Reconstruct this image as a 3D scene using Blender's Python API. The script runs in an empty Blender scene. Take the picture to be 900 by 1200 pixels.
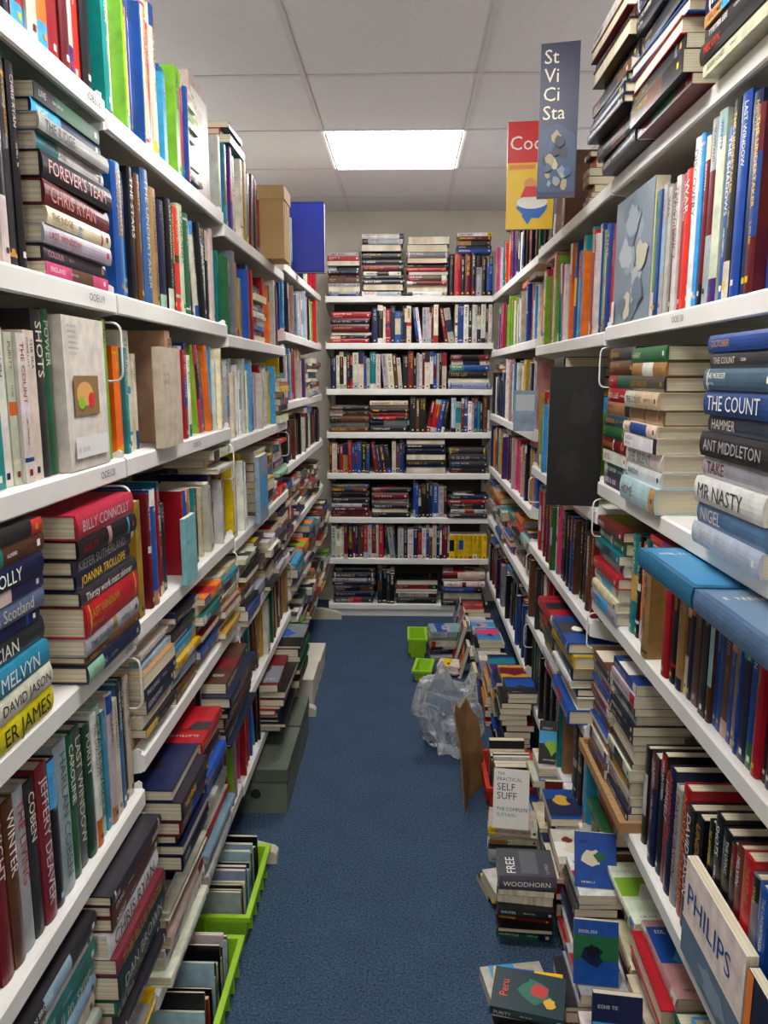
import bpy, math, random
from mathutils import Matrix, Vector, noise
from mathutils.bvhtree import BVHTree
R=random.Random(11)
T4=Matrix.Translation
def RX(a): return Matrix.Rotation(a,4,'X')
def RY(a): return Matrix.Rotation(a,4,'Y')
def RZ(a): return Matrix.Rotation(a,4,'Z')
def lin(h):
    if not isinstance(h,str): return h
    o=[]
    for i in (0,2,4):
        c=int(h[i:i+2],16)/255
        o.append(c/12.92 if c<=.04045 else ((c+.055)/1.055)**2.4)
    return (o[0],o[1],o[2],1.0)
scene=bpy.context.scene
COL=scene.collection
scene.view_settings.view_transform='Standard'
scene.view_settings.exposure=0.12
scene.view_settings.gamma=1.05
# ---------------------------------------------------------------- materials
def newmat(name):
    m=bpy.data.materials.new(name); m.use_nodes=True
    nt=m.node_tree; b=nt.nodes['Principled BSDF']
    return m,nt,b
def noisemat(name,c1,c2,scale=20,rough=.5,bump=0,detail=3,metal=0,bscale=None,stretch=None):
    m,nt,b=newmat(name)
    tc=nt.nodes.new('ShaderNodeTexCoord'); n=nt.nodes.new('ShaderNodeTexNoise')
    n.inputs['Scale'].default_value=scale; n.inputs['Detail'].default_value=detail
    src=tc.outputs['Object']
    if stretch:
        mp=nt.nodes.new('ShaderNodeMapping'); mp.inputs['Scale'].default_value=stretch
        nt.links.new(src,mp.inputs['Vector']); src=mp.outputs['Vector']
    nt.links.new(src,n.inputs['Vector'])
    r=nt.nodes.new('ShaderNodeValToRGB')
    r.color_ramp.elements[0].position=.35; r.color_ramp.elements[1].position=.65
    r.color_ramp.elements[0].color=lin(c1); r.color_ramp.elements[1].color=lin(c2)
    nt.links.new(n.outputs['Fac'],r.inputs['Fac']); nt.links.new(r.outputs['Color'],b.inputs['Base Color'])
    b.inputs['Roughness'].default_value=rough; b.inputs['Metallic'].default_value=metal
    if bump:
        n2=nt.nodes.new('ShaderNodeTexNoise'); n2.inputs['Scale'].default_value=bscale or scale
        nt.links.new(src,n2.inputs['Vector'])
        bp=nt.nodes.new('ShaderNodeBump'); bp.inputs['Strength'].default_value=bump; bp.inputs['Distance'].default_value=.004
        nt.links.new(n2.outputs['Fac'],bp.inputs['Height']); nt.links.new(bp.outputs['Normal'],b.inputs['Normal'])
    return m
M_METAL=noisemat('painted_metal','DEDBD3','E8E6DF',6,.38)
M_WIRE=noisemat('white_wire','DDDAD2','E8E6E0',30,.3)
M_FOOT=noisemat('beige_metal','C2BBA6','CCC6B2',8,.45)
M_BACK_SHADED=noisemat('back_panel','55524C','5F5C56',5,.7)  # panel colour darkened to paint in the shade of deep gaps behind books
M_CEIL=noisemat('ceiling_tile','DAD8D8','E0DEDE',60,.9,.06,3)
M_TBAR=noisemat('ceiling_grid','CAC8C6','D2D0CE',10,.6)
M_WALL=noisemat('wall_paint','C4BCAE','CCC5B8',4,.85)
M_PAGE=noisemat('paper_pages','BDAF8D','E2D8BE',1.0,.85,0,2,stretch=(3,700,3))
M_GREEN=noisemat('green_plastic','8FC21E','A2D32C',8,.35)
M_RED=noisemat('red_plastic','C22A1C','D2382A',8,.35)
M_CARD=noisemat('cardboard','7E5734','96703F',14,.85,.15)
M_WOOD=noisemat('pale_wood','9A7044','B08654',6,.6,0,4,stretch=(1,12,1))
M_TAN=noisemat('tan_board','B48E5A','C09A66',6,.8,.1)
M_FILE=noisemat('grey_green_board','596252','66705E',9,.7,.1)
M_FILED=noisemat('grey_green_lid','4B5346','59624F',9,.7,.1)
M_BEIGE=noisemat('beige_board','C9C2AE','D8D2C2',9,.7)
M_HOLE_SHADE=noisemat('painted_hole_shade','1B1B1E','26262A',9,.5)
m,nt,b=newmat('blue_carpet'); M_CARPET=m
tc=nt.nodes.new('ShaderNodeTexCoord')
n1=nt.nodes.new('ShaderNodeTexNoise'); n1.inputs['Scale'].default_value=150; n1.inputs['Detail'].default_value=6; n1.inputs['Roughness'].default_value=.9
n2=nt.nodes.new('ShaderNodeTexNoise'); n2.inputs['Scale'].default_value=7; n2.inputs['Detail'].default_value=4
v=nt.nodes.new('ShaderNodeTexVoronoi'); v.inputs['Scale'].default_value=240
for n in (n1,n2,v): nt.links.new(tc.outputs['Object'],n.inputs['Vector'])
r=nt.nodes.new('ShaderNodeValToRGB'); r.color_ramp.elements[0].position=.38; r.color_ramp.elements[1].position=.64
r.color_ramp.elements[0].color=lin('15243A'); r.color_ramp.elements[1].color=lin('5E7894')
nt.links.new(n1.outputs['Fac'],r.inputs['Fac'])
mx=nt.nodes.new('ShaderNodeMix'); mx.data_type='RGBA'; mx.blend_type='MULTIPLY'; mx.inputs[0].default_value=.35
nt.links.new(r.outputs['Color'],mx.inputs[6]); nt.links.new(n2.outputs['Fac'],mx.inputs[7])
nt.links.new(mx.outputs[2],b.inputs['Base Color']); b.inputs['Roughness'].default_value=.95
b.inputs['Specular IOR Level'].default_value=.1
bp=nt.nodes.new('ShaderNodeBump'); bp.inputs['Strength'].default_value=.6; bp.inputs['Distance'].default_value=.004
nt.links.new(v.outputs['Distance'],bp.inputs['Height']); nt.links.new(bp.outputs['Normal'],b.inputs['Normal'])
def covermat(name,rough,amt):
    m,nt,b=newmat(name)
    a=nt.nodes.new('ShaderNodeAttribute'); a.attribute_name='Col'
    tc=nt.nodes.new('ShaderNodeTexCoord'); n=nt.nodes.new('ShaderNodeTexNoise')
    n.inputs['Scale'].default_value=35; n.inputs['Detail'].default_value=4
    nt.links.new(tc.outputs['Object'],n.inputs['Vector'])
    mr=nt.nodes.new('ShaderNodeMapRange'); mr.inputs[3].default_value=1-amt; mr.inputs[4].default_value=1+amt*.4
    mr.inputs[1].default_value=.3; mr.inputs[2].default_value=.7
    nt.links.new(n.outputs['Fac'],mr.inputs[0])
    mx=nt.nodes.new('ShaderNodeMix'); mx.data_type='RGBA'; mx.blend_type='MULTIPLY'; mx.inputs[0].default_value=1
    nt.links.new(a.outputs['Color'],mx.inputs[6]); nt.links.new(mr.outputs[0],mx.inputs[7])
    nt.links.new(mx.outputs[2],b.inputs['Base Color']); b.inputs['Roughness'].default_value=rough
    b.inputs['Specular IOR Level'].default_value=.4
    return m
M_COVER=covermat('printed_cover',.34,.28)
M_INK=covermat('printed_ink',.38,.03)
m,nt,b=newmat('clear_plastic'); M_BAG=m
tr=nt.nodes.new('ShaderNodeBsdfTransparent'); tr.inputs[0].default_value=(.96,.97,.98,1)
ms=nt.nodes.new('ShaderNodeMixShader'); out=nt.nodes['Material Output']
b.inputs['Base Color'].default_value=(.93,.95,.97,1); b.inputs['Roughness'].default_value=.08; b.inputs['Specular IOR Level'].default_value=1
fr=nt.nodes.new('ShaderNodeFresnel'); fr.inputs['IOR'].default_value=1.5
tc=nt.nodes.new('ShaderNodeTexCoord'); n=nt.nodes.new('ShaderNodeTexNoise'); n.inputs['Scale'].default_value=9; n.inputs['Detail'].default_value=3; n.inputs['Distortion'].default_value=2.5
nt.links.new(tc.outputs['Object'],n.inputs['Vector'])
mr=nt.nodes.new('ShaderNodeMapRange'); mr.inputs[1].default_value=.48; mr.inputs[2].default_value=.7; mr.inputs[3].default_value=.08; mr.inputs[4].default_value=.5
nt.links.new(n.outputs['Fac'],mr.inputs[0])
ad=nt.nodes.new('ShaderNodeMath'); ad.operation='ADD'; ad.use_clamp=True
nt.links.new(fr.outputs[0],ad.inputs[0]); nt.links.new(mr.outputs[0],ad.inputs[1]); nt.links.new(ad.outputs[0],ms.inputs[0])
bp=nt.nodes.new('ShaderNodeBump'); bp.inputs['Strength'].default_value=.8; bp.inputs['Distance'].default_value=.015
nt.links.new(n.outputs['Fac'],bp.inputs['Height']); nt.links.new(bp.outputs['Normal'],b.inputs['Normal'])
nt.links.new(tr.outputs[0],ms.inputs[1]); nt.links.new(b.outputs[0],ms.inputs[2]); nt.links.new(ms.outputs[0],out.inputs['Surface'])
def emitmat(name,s):
    m,nt,b=newmat(name); b.inputs['Base Color'].default_value=(.9,.9,.9,1)
    b.inputs['Emission Color'].default_value=(1,.985,.98,1); b.inputs['Emission Strength'].default_value=s; return m
M_EMIT=emitmat('light_diffuser',22)
M_FILL_TUBE=emitmat('added_fill_emitter',20)  # glow of the added fill lamps beside the aisle
# ---------------------------------------------------------------- helpers
def mkmesh(name,verts,faces,mats,cols=None,midx=None,smooth=False):
    me=bpy.data.meshes.new(name); me.from_pydata(verts,[],faces)
    for mt in (mats if isinstance(mats,list) else [mats]): me.materials.append(mt)
    if cols is not None:
        at=me.color_attributes.new('Col','FLOAT_COLOR','CORNER'); buf=[]
        for f,c in zip(faces,cols):
            for _ in f: buf.extend(c)
        at.data.foreach_set('color',buf)
    if midx is not None: me.polygons.foreach_set('material_index',midx)
    if smooth: me.polygons.foreach_set('use_smooth',[True]*len(faces))
    me.update(); return me
def mkobj(name,me,parent=None,mw=None,label=None,cat=None,group=None,kind=None):
    o=bpy.data.objects.new(name,me); COL.objects.link(o)
    if parent is not None: o.parent=parent
    if mw is not None:
        if parent is None: o.matrix_world=mw
        else: o.matrix_basis=mw
    if label: o['label']=label
    if cat: o['category']=cat
    if group: o['group']=group
    if kind: o['kind']=kind
    return o
def boxg(x0,y0,z0,x1,y1,z1):
    v=[(x0,y0,z0),(x1,y0,z0),(x1,y1,z0),(x0,y1,z0),(x0,y0,z1),(x1,y0,z1),(x1,y1,z1),(x0,y1,z1)]
    f=[(0,3,2,1),(4,5,6,7),(0,1,5,4),(1,2,6,5),(2,3,7,6),(3,0,4,7)]
    return v,f
def join(gs):
    V=[];F=[]
    for v,f in gs:
        n=len(V); V+=list(v); F+=[tuple(i+n for i in q) for q in f]
    return V,F
def prof(pts,s0,s1):
    n=len(pts); V=[(d,s0,z) for d,z in pts]+[(d,s1,z) for d,z in pts]
    F=[(i,(i+1)%n,(i+1)%n+n,i+n) for i in range(n)]
    F+=[tuple(reversed(range(n))),tuple(range(n,2*n))]
    return V,F
def tube(pts,r,sides=8):
    pts=[Vector(p) for p in pts]; V=[];F=[]
    up=None
    for i,p in enumerate(pts):
        a=pts[max(i-1,0)]; c=pts[min(i+1,len(pts)-1)]; t=(c-a).normalized()
        if up is None:
            up=Vector((0,1,0)) if abs(t.y)<.9 else Vector((1,0,0))
        u=t.cross(up).normalized(); w=u.cross(t).normalized(); up=w
        for k in range(sides):
            an=2*math.pi*k/sides
            V.append(tuple(p+r*(math.cos(an)*u+math.sin(an)*w)))
    for i in range(len(pts)-1):
        for k in range(sides):
            a=i*sides+k; b2=i*sides+(k+1)%sides
            F.append((a,b2,b2+sides,a+sides))
    F.append(tuple(reversed(range(sides)))); F.append(tuple(range(len(V)-sides,len(V))))
    return V,F
def roundpath(pts,r,n=4):
    pts=[Vector(p) for p in pts]; out=[pts[0]]
    for i in range(1,len(pts)-1):
        a=(pts[i-1]-pts[i]).normalized(); c=(pts[i+1]-pts[i]).normalized()
        p0=pts[i]+a*r; p1=pts[i]+c*r
        for k in range(n+1):
            t=k/n; out.append((1-t)**2*p0+2*t*(1-t)*pts[i]+t*t*p1)
    out.append(pts[-1]); return out
_tc={}
def textg(s):
    if s in _tc: return _tc[s]
    cu=bpy.data.curves.new('t','FONT'); cu.body=s; cu.size=1; cu.resolution_u=2
    ob=bpy.data.objects.new('t',cu); COL.objects.link(ob)
    dg=bpy.context.evaluated_depsgraph_get(); dg.update()
    me=ob.evaluated_get(dg).to_mesh()
    V=[(v.co.x,v.co.y) for v in me.vertices]; F=[tuple(p.vertices) for p in me.polygons]
    N=[p.normal.z for p in me.polygons]
    F=[f if n>0 else tuple(reversed(f)) for f,n in zip(F,N)]
    ob.evaluated_get(dg).to_mesh_clear(); bpy.data.objects.remove(ob); bpy.data.curves.remove(cu)
    if V:
        x0=min(a for a,_ in V); w=max(a for a,_ in V)-x0
        V=[((a-x0)/.7,c/.7) for a,c in V]; w/=.7
    else: w=1
    _tc[s]=(V,F,w); return _tc[s]
def barsg(rr,n,fine):
    V=[];F=[];x=0
    def q(a,b2,c,d):
        k=len(V); V.extend([(a,b2),(c,b2),(c,d),(a,d)]); F.append((k,k+1,k+2,k+3))
    for i in range(n):
        if rr.random()<.14 and i: x+=.5; continue
        w=rr.uniform(.45,.75)
        if fine:
            k=rr.randrange(5); s=.17
            if k==0: q(x,0,x+s,1);q(x+w-s,0,x+w,1);q(x+s,.42,x+w-s,.58)
            elif k==1: q(x,0,x+s,1);q(x+s,0,x+w,.16)
            elif k==2: q(x,0,x+s,1);q(x+s,0,x+w,.16);q(x+s,.42,x+w*.9,.58);q(x+s,.84,x+w,1)
            elif k==3: q(x,.84,x+w,1);q(x+w/2-s/2,0,x+w/2+s/2,.84)
            else: q(x,.1,x+s,.9);q(x+w-s,.1,x+w,.9);q(x+s*.6,0,x+w-s*.6,.15);q(x+s*.6,.85,x+w-s*.6,1)
        else:
            q(x,0,x+w*.75,.95)
        x+=w+.16
    return V,F,max(x,.5)
# ---------------------------------------------------------------- books
BOOKS=[]
C={'white':'EAE5DA','cream':'DDD2B6','black':'121216','char':'2A292D','red':'B01420','maroon':'6A101A','scarlet':'D82C22','blue':'17489A','sky':'3A9CD4','navy':'111C40','teal':'107F84','green':'1E5F38','lime':'84B82C','yellow':'F2C60E','orange':'E46E1C','pink':'DA3E72','purple':'4C2470','brown':'5E3820','tan':'B0824E','grey':'72787E','silver':'B4B5B4','palebl':'A6C2D6','mint':'96C4A8','rose':'D69E9C','gold':'C99A34'}
NAMES={'char':'charcoal','palebl':'pale blue','mint':'mint green','rose':'dusty pink','sky':'light blue','scarlet':'bright red','lime':'lime green'}
PAL={
'mix':'white*6 cream*4 black*6 char*3 red*4 maroon*2 scarlet*2 blue*4 sky*3 navy*4 teal*2 green*2 lime yellow*2 orange*2 pink purple brown*2 tan*2 grey silver*3 palebl*2 mint rose gold',
'dark':'black*6 char*3 navy*4 maroon*2 brown*2 blue*2 red*2 green white grey',
'light':'white*8 cream*5 silver*3 palebl*3 sky*2 mint rose*2 yellow red blue*2 lime black*2 navy',
'thrill':'black*6 char*2 white*4 red*3 navy*3 silver*2 yellow blue*2 orange',
'bk':'black*7 char*3 navy*4 maroon*3 red*4 white*3 silver*2 blue*2 brown*2 cream grey',
'bkl':'white*5 cream*3 silver*3 black*3 navy*3 red*2 maroon blue*2 palebl teal brown',
'old':'maroon*2 brown*3 tan*4 green*3 navy*2 cream*3 red teal*2 grey gold*2',
'bright':'teal*3 sky*3 blue*4 white*5 yellow*2 orange red*3 lime*2 cream*2 pink black*2',
'fic':'cream*3 white*4 black*3 red*4 maroon*2 orange*2 gold*2 tan*2 blue*2 teal navy*2 purple',
'navyish':'navy*3 blue*4 maroon*2 brown*3 cream*3 tan*2 white*2 teal red black*2'}
for k in list(PAL):
    l=[]
    for w in PAL[k].split():
        a,_,n=w.partition('*'); l+=[a]*(int(n) if n else 1)
    PAL[k]=l
LIGHT={'white','cream','yellow','silver','palebl','mint','rose','gold','tan','lime'}
def vary(c,rr):
    c=lin(C.get(c,c)) ; k=rr.uniform(.65,1.1); return tuple(min(1,max(0,x*k*rr.uniform(.88,1.12))) for x in c[:3])+(1.,)
STY={'pb':(.165,.2,.010,.032,0),'hb':(.215,.243,.018,.044,1),'tp':(.18,.238,.010,.036,.4),'thin':(.2,.27,.006,.02,.3),'tall':(.235,.3,.008,.032,.6),'xl':(.27,.32,.015,.04,.8),'sm':(.15,.178,.010,.028,.1)}
POOL=['DAVID JASON','CHRIS RYAN','DAN BROWN','HARLAN COBEN','COLOUR','PURITY','EDDIE JONES','HER EVERY FEAR','THE UNDERTAKER','SHOTS','POWER','LAST WINDOW','SPIES','HARRY','THE SHADOWS','WINTER','MELVYN','BARTON','WAR','OCTOBER','THE LIVING','JAMES','STONE','LIVE','THE COUNT','NIGHT','BREATH','THE SEA','ENGLAND','A LIFE','GUILTY','HOME','THE KING','SCOTLAND','LEE','THE JUDGE','CAROLINE','THE MURDER']
def newbook(M,T,H,D,hb,col,tcol=None,title=None,state='upright',group='books',art=None,bands=None,pal='mix'):
    rr=random.Random(R.random())
    if tcol is None:
        tcol=rr.choice(['black','navy','red','char','maroon']) if col in LIGHT else rr.choice(['white','white','cream','yellow','gold','silver'])
    if bands is None:
        bands=[]; q=rr.random(); oc=rr.choice(PAL[pal]); o2=rr.choice(PAL[pal])
        if q<.16: bands=[(0,rr.uniform(.1,.22),oc)]
        elif q<.3: bands=[(rr.uniform(.6,.75),1,oc)]
        elif q<.42: bands=[(rr.uniform(.25,.4),rr.uniform(.6,.8),oc)]
        elif q<.48: bands=[(.05,.07,tcol),(.93,.95,tcol)]
        elif q<.58: bands=[(0,.13,oc),(.86,1,o2)]
        elif q<.66: bands=[(.14,.17,oc),(rr.uniform(.45,.5),rr.uniform(.52,.56),o2)]
    BOOKS.append(dict(M=M,T=T,H=H,D=D,hb=hb,col=col,tcol=tcol,title=title,state=state,group=group,art=art,bands=bands,rr=rr,c=vary(col,rr),tc=vary(tcol,rr)))
def covergeo(b):
    T,H,D,hb=b['T'],b['H'],b['D'],b['hb']; c=.0026 if hb else .0007
    bul=min(.1*T,.004) if hb else min(.03*T,.0006)
    out=[(D,0)];inn=[(D,c)]
    n=5
    for i in range(n+1):
        y=T*i/n; t=(2*i/n-1); out.append((-bul*(1-t*t),y)); inn.append((c*1.0,min(max(y,c),T-c)))
    out.append((D,T));inn.append((D,T-c))
    m=len(out); cuts=[0,1]
    for a,e,_ in b['bands']: cuts+=[a,e]
    cuts=sorted(set(cuts)); V=[];F=[];K=[]
    for z in cuts:
        V+=[(x,y,z*H) for x,y in out]
    base=len(V)
    V+=[(x,y,0) for x,y in inn]+[(x,y,H) for x,y in inn]
    for j in range(len(cuts)-1):
        mid=(cuts[j]+cuts[j+1])/2; bc=b['c']
        for a,e,cc in b['bands']:
            if a<=mid<=e: bc=b.setdefault('bc'+cc,vary(cc,b['rr']))
        for i in range(m-1):
            F.append((j*m+i+1,j*m+i,(j+1)*m+i,(j+1)*m+i+1)); K.append(bc if 0<i<m-2 else b['c'])
    top=(len(cuts)-1)*m
    for i in range(m-1):
        F.append((i,i+1,base+i+1,base+i)); F.append((top+i+1,top+i,base+m+i,base+m+i+1))
        F.append((base+i,base+i+1,base+m+i+1,base+m+i)); K+=[b['c']]*3
    for i in (0,m-1):
        q=(i,base+i,base+m+i,top+i); F.append(q if i==0 else tuple(reversed(q))); K.append(b['c'])
    return V,F,K
def pagegeo(b):
    T,H,D,hb=b['T'],b['H'],b['D'],b['hb']; c=.0026 if hb else .0007; e=.003 if hb else .0004
    return boxg(c+.0003,c,e,D-e,T-c,H-e)
def inkgeo(b,fine,realtitle):
    T,H=b['T'],b['H']; bul=min(.1*T,.004) if b['hb'] else min(.03*T,.0006); rr=b['rr']
    V=[];F=[];K=[]
    def emit(g,z0,yc,h,zmax,col):
        gv,gf,w=g; h=min(h,zmax/w)
        k=len(V); flat=abs(yc-T/2)<.001
        for u,v in gv:
            y=yc-(v-.5)*h; t=2*y/T-1
            V.append((-bul-.0004 if flat else -bul*(1-t*t)-.0007,y,z0-u*h))
        F.extend(tuple(i+k for i in f) for f in gf); K.extend([col]*len(gf)); return w*h
    if T>.006 and b['title']!='-':
        if b['title']:
            ti=b['title']
            if ti[0]=='>': emit(textg(ti[1:]),H*.56,T/2,T*.58,H*.53,b['tc'])
            else: emit(textg(ti),H*.93,T/2,T*.6,H*.82,b['tc'])
        else:
            if realtitle: g=textg(rr.choice(POOL))
            else: g=barsg(rr,rr.randint(6,15),fine)
            if T>.026 and rr.random()<.5:
                emit(g,H*.95,T*.32,T*.26,H*.55,b['tc']); emit(barsg(rr,rr.randint(9,16),fine),H*.95,T*.7,T*.13,H*.6,b['tc'])
            else:
                w=emit(g,H*.94,T/2,T*.4,H*.48,b['tc'])
                if rr.random()<.6: emit(barsg(rr,rr.randint(6,12),fine),H*.94-w-.02,T/2,T*.18,max(H*.75-w,.01),b['tc'])
            emit(([(0,0),(1,0),(1,1),(0,1)],[(0,1,2,3)],1),H*.09,T/2,min(T*.4,.009),.01,b['tc'])
    if b['art']:
        D=b['D']; lay=0
        for a in b['art']:
            lay+=1; y=-.0004-.0003*lay; k=len(V)
            if a[0]=='r':
                _,u0,v0,u1,v1,cc=a
                V+=[(u0*D,y,v0*H),(u1*D,y,v0*H),(u1*D,y,v1*H),(u0*D,y,v1*H)]; F.append((k,k+1,k+2,k+3)); K.append(lin(C.get(cc,cc)))
            elif a[0]=='e':
                _,cu,cv,ru,rv,cc=a
                V+=[((cu+ru*math.cos(t*math.pi/10))*D,y,(cv+rv*math.sin(t*math.pi/10))*H) for t in range(20)]
                F.append(tuple(range(k,k+20))); K.append(lin(C.get(cc,cc)))
            elif a[0]=='p':
                _,pts,cc=a
                V+=[(min(max(u,0),1)*D,y,min(max(v2,0),1)*H) for u,v2 in pts]; F.append(tuple(range(k,k+len(pts)))); K.append(lin(C.get(cc,cc)))
            else:
                _,s,u0,v0,h,cc=a
                gv,gf,w=textg(s) if a[0]=='t' else barsg(rr,s,True)
                hh=min(h*H,(.97-u0)*D/w)
                V+=[(u0*D+u*hh,y,v0*H+v2*hh) for u,v2 in gv]; F+=[tuple(i+k for i in f) for f in gf]; K+=[lin(C.get(cc,cc))]*len(gf)
    return V,F,K
def blob(cx,cy,r,rr,n=11,asp=.7):
    return [(cx+r*rr.uniform(.6,1.2)*math.cos(2*math.pi*i/n),cy+asp*r*rr.uniform(.6,1.2)*math.sin(2*math.pi*i/n)) for i in range(n)]
def randart(rr,pal='mix'):
    cs=[rr.choice(PAL[pal]) for _ in range(4)]
    a=[('r',.0,rr.uniform(.3,.5),1,rr.uniform(.6,.95),cs[0])]
    a.append(('p',blob(rr.uniform(.4,.6),rr.uniform(.35,.55),.26,rr),cs[1]))
    if rr.random()<.5: a.append(('p',blob(rr.uniform(.3,.7),rr.uniform(.3,.6),.14,rr),cs[2]))
    a.append(('b',rr.randint(7,10),.1,.8,.05,rr.choice(['white','black','silver'])))
    a.append(('b',rr.randint(8,12),.15,.08,.03,rr.choice(['white','black'])))
    return a
YB=4.67
BASE={'R':T4((.5,0,0)),'L':T4((-.5,0,0))@RZ(math.pi),'B':T4((0,YB,0))@RZ(math.pi/2)}
LAY=Matrix(((1,0,0,0),(0,0,1,0),(0,-1,0,0),(0,0,0,1)))
def bookdims(sty,rr,clear):
    h0,h1,t0,t1,ph=STY[sty]; hb=rr.random()<ph
    H=min(rr.uniform(h0,h1),clear-.008); D=min(H*rr.uniform(.62,.68),.2); return rr.uniform(t0,t1),H,D,hb
def laid(base,s,d,z,T,H,D,hb,col,flip=False,yaw=0,**k):
    if flip: Mx=T4((d+D/2,s+H/2,z+T))@RZ(math.pi+yaw)@T4((-D/2,-H/2,0))@LAY
    else: Mx=T4((d+D/2,s+H/2,z+T))@RZ(yaw)@T4((-D/2,-H/2,0))@LAY
    newbook(base@Mx,T,H,D,hb,col,**k)
def stack(base,s,L,d,z,h,pal,sty,group,rr,state='lying in a shelf stack',jit=1.0,pflip=.12):
    top=z; n0=len(BOOKS)
    while True:
        T,H,D,hb=bookdims(sty,rr,9); H=min(max(H,L*rr.uniform(.84,.98)),L)
        if top+T>z+h: break
        j=min(.008,max(0,(L-H)/2))
        laid(base,s+(L-H)/2+rr.uniform(-j,j),d+rr.uniform(-.016,.022)*jit,top,T,H,D,hb,rr.choice(PAL[pal]),flip=rr.random()<pflip,yaw=math.radians(rr.uniform(-1.6,1.6))*jit,state=state,group=group,pal=pal)
        top+=T+.0006
    if len(BOOKS)>n0: BOOKS[-1]['art']=randart(rr,pal)
    return top
def run(side,a,b2,z,clear,segs,group,inset=.012):
    rr=R; base=BASE[side]
    if side=='R': s=a; e=b2
    else: s=-b2; e=-a; segs=list(reversed(segs))
    s+=.013; e-=.013; z=z+.0008
    used=0;wt=0
    for g in segs:
        if g[0]=='C': used+=sum(x[3]+.0008 for x in g[1])
        elif g[0]=='P': used+=g[2]+.008
        elif g[0]=='F': used+=g[1]['D']+.008
        elif g[0]=='X': used+=g[1]
        else: wt+=g[1]
    rest=max(0,e-s-used)
    tops=[]
    for g in segs:
        if s>=e: break
        if g[0]=='X': s+=g[1]
        elif g[0]=='C':
            l=g[1] if side=='R' else list(reversed(g[1]))
            for (ti,col,tcol,T,H,hb) in l:
                H=min(H,clear-.005)
                newbook(base@T4((inset+rr.uniform(0,.008),s,z)),T,H,min(H*.66,.2),hb,col,tcol,ti,group=group,state='standing upright on shelf',bands=[] if ti else None)
                s+=T+.0008
        elif g[0]=='P':
            top=z; L=g[2]; dd=g[3] if len(g)>3 else 0
            for (ti,col,tcol,T,H,hb) in g[1]:
                if top+T>z+clear+.004: break
                laid(base,s+(L-H)/2+rr.uniform(-.003,.003),inset+dd+rr.uniform(-.008,.008),top,T,H,min(H*.66,.2),hb,col,yaw=math.radians(rr.uniform(-1,1)),tcol=tcol,title=ti,group=group,state='lying in a shelf stack',bands=[] if ti else None)
                top+=T+.0006
            s+=L+.008
        elif g[0]=='F':
            f=g[1]; D=f['D'];H=min(f['H'],clear-.005);T=f['T']
            M=T4((inset+f.get('tilt',.02),s+D,z))@RZ(-math.pi/2)
            newbook(base@M,T,H,D,False,f['col'],f.get('tcol'),f.get('title','-'),group=group,art=f['art'],state='standing face out on shelf',bands=[])
            if f.get('behind'):
                q=s+.004
                while True:
                    T2=rr.uniform(.018,.032)
                    if q+T2>s+D: break
                    newbook(base@T4((inset+f.get('tilt',.02)+T+.008,q,z)),T2,min(rr.uniform(.26,.31),clear-.01),.17,True,rr.choice(PAL[f['behind']]),group=group,state='standing behind a face out book',pal=f['behind']); q+=T2+.0008
            s+=D+.008
        elif g[0]=='U':
            end=s+rest*g[1]/max(wt,1e-6); pal,sty=g[2],g[3]
            n=0
            while True:
                T,H,D,hb=bookdims(sty,rr,clear)
                if s+T>end: break
                if n>3 and rr.random()<.1 and end-s>.2:
                    an=math.radians(rr.uniform(4,12)); k=rr.randint(2,4); inw=rr.random()<.5
                    cl=clear*.98
                    if inw:
                        p=s
                        for _ in range(k):
                            T,H,D,hb=bookdims(sty,rr,cl-.01); p+=T/math.cos(an)
                            newbook(base@T4((inset+rr.uniform(0,.015),p,z))@RX(-an)@T4((0,-T,0)),T,H,D,hb,rr.choice(PAL[pal]),group=group,state='leaning on shelf',pal=pal); p+=.0008
                        s=p+.243*math.sin(an)*min(1,clear/.25)+.002 if sty!='tall' else p+.3*math.sin(an)
                    else:
                        p=s+(.245 if sty not in('tall','xl','thin') else .3)*math.sin(an)
                        for _ in range(k):
                            T,H,D,hb=bookdims(sty,rr,cl-.01)
                            newbook(base@T4((inset+rr.uniform(0,.015),p,z))@RX(an),T,H,D,hb,rr.choice(PAL[pal]),group=group,state='leaning on shelf',pal=pal); p+=T/math.cos(an)+.0008
                        s=p
                    n=0; continue
                newbook(base@T4((inset+rr.choice([0,0,.01,-.012])+rr.uniform(0,.022),s,z)),T,H,D,hb,rr.choice(PAL[pal]),group=group,state='standing upright on shelf',pal=pal)
                tops.append((s,s+T,H)); s+=T+.0007; n+=1
            s=max(s,end) if end<e+.001 else s
        elif g[0]=='S':
            end=s+rest*g[1]/max(wt,1e-6); pal,sty=g[2],g[3]; fill=g[4] if len(g)>4 else .85
            dd=g[5] if len(g)>5 else 0
            Hm=STY[sty][1]; wd=end-s; n=max(1,round(wd/Hm)); L=wd/n-.006
            if L>Hm*1.25: L=Hm*1.2
            for _ in range(n):
                stack(base,s,L,inset+dd+rr.uniform(-.012,.012),z,(clear-.006)*min(1,fill*rr.uniform(.85,1.15)),pal,sty,group,rr); s+=L+.006
            while True:
                T,H,D,hb=bookdims(sty,rr,clear)
                if s+T>end: break
                newbook(base@T4((inset+rr.uniform(0,.02),s,z)),T,H,D,hb,rr.choice(PAL[pal]),group=group,state='standing upright on shelf',pal=pal); s+=T+.0007
            s=max(s,end)
    i=0
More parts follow.
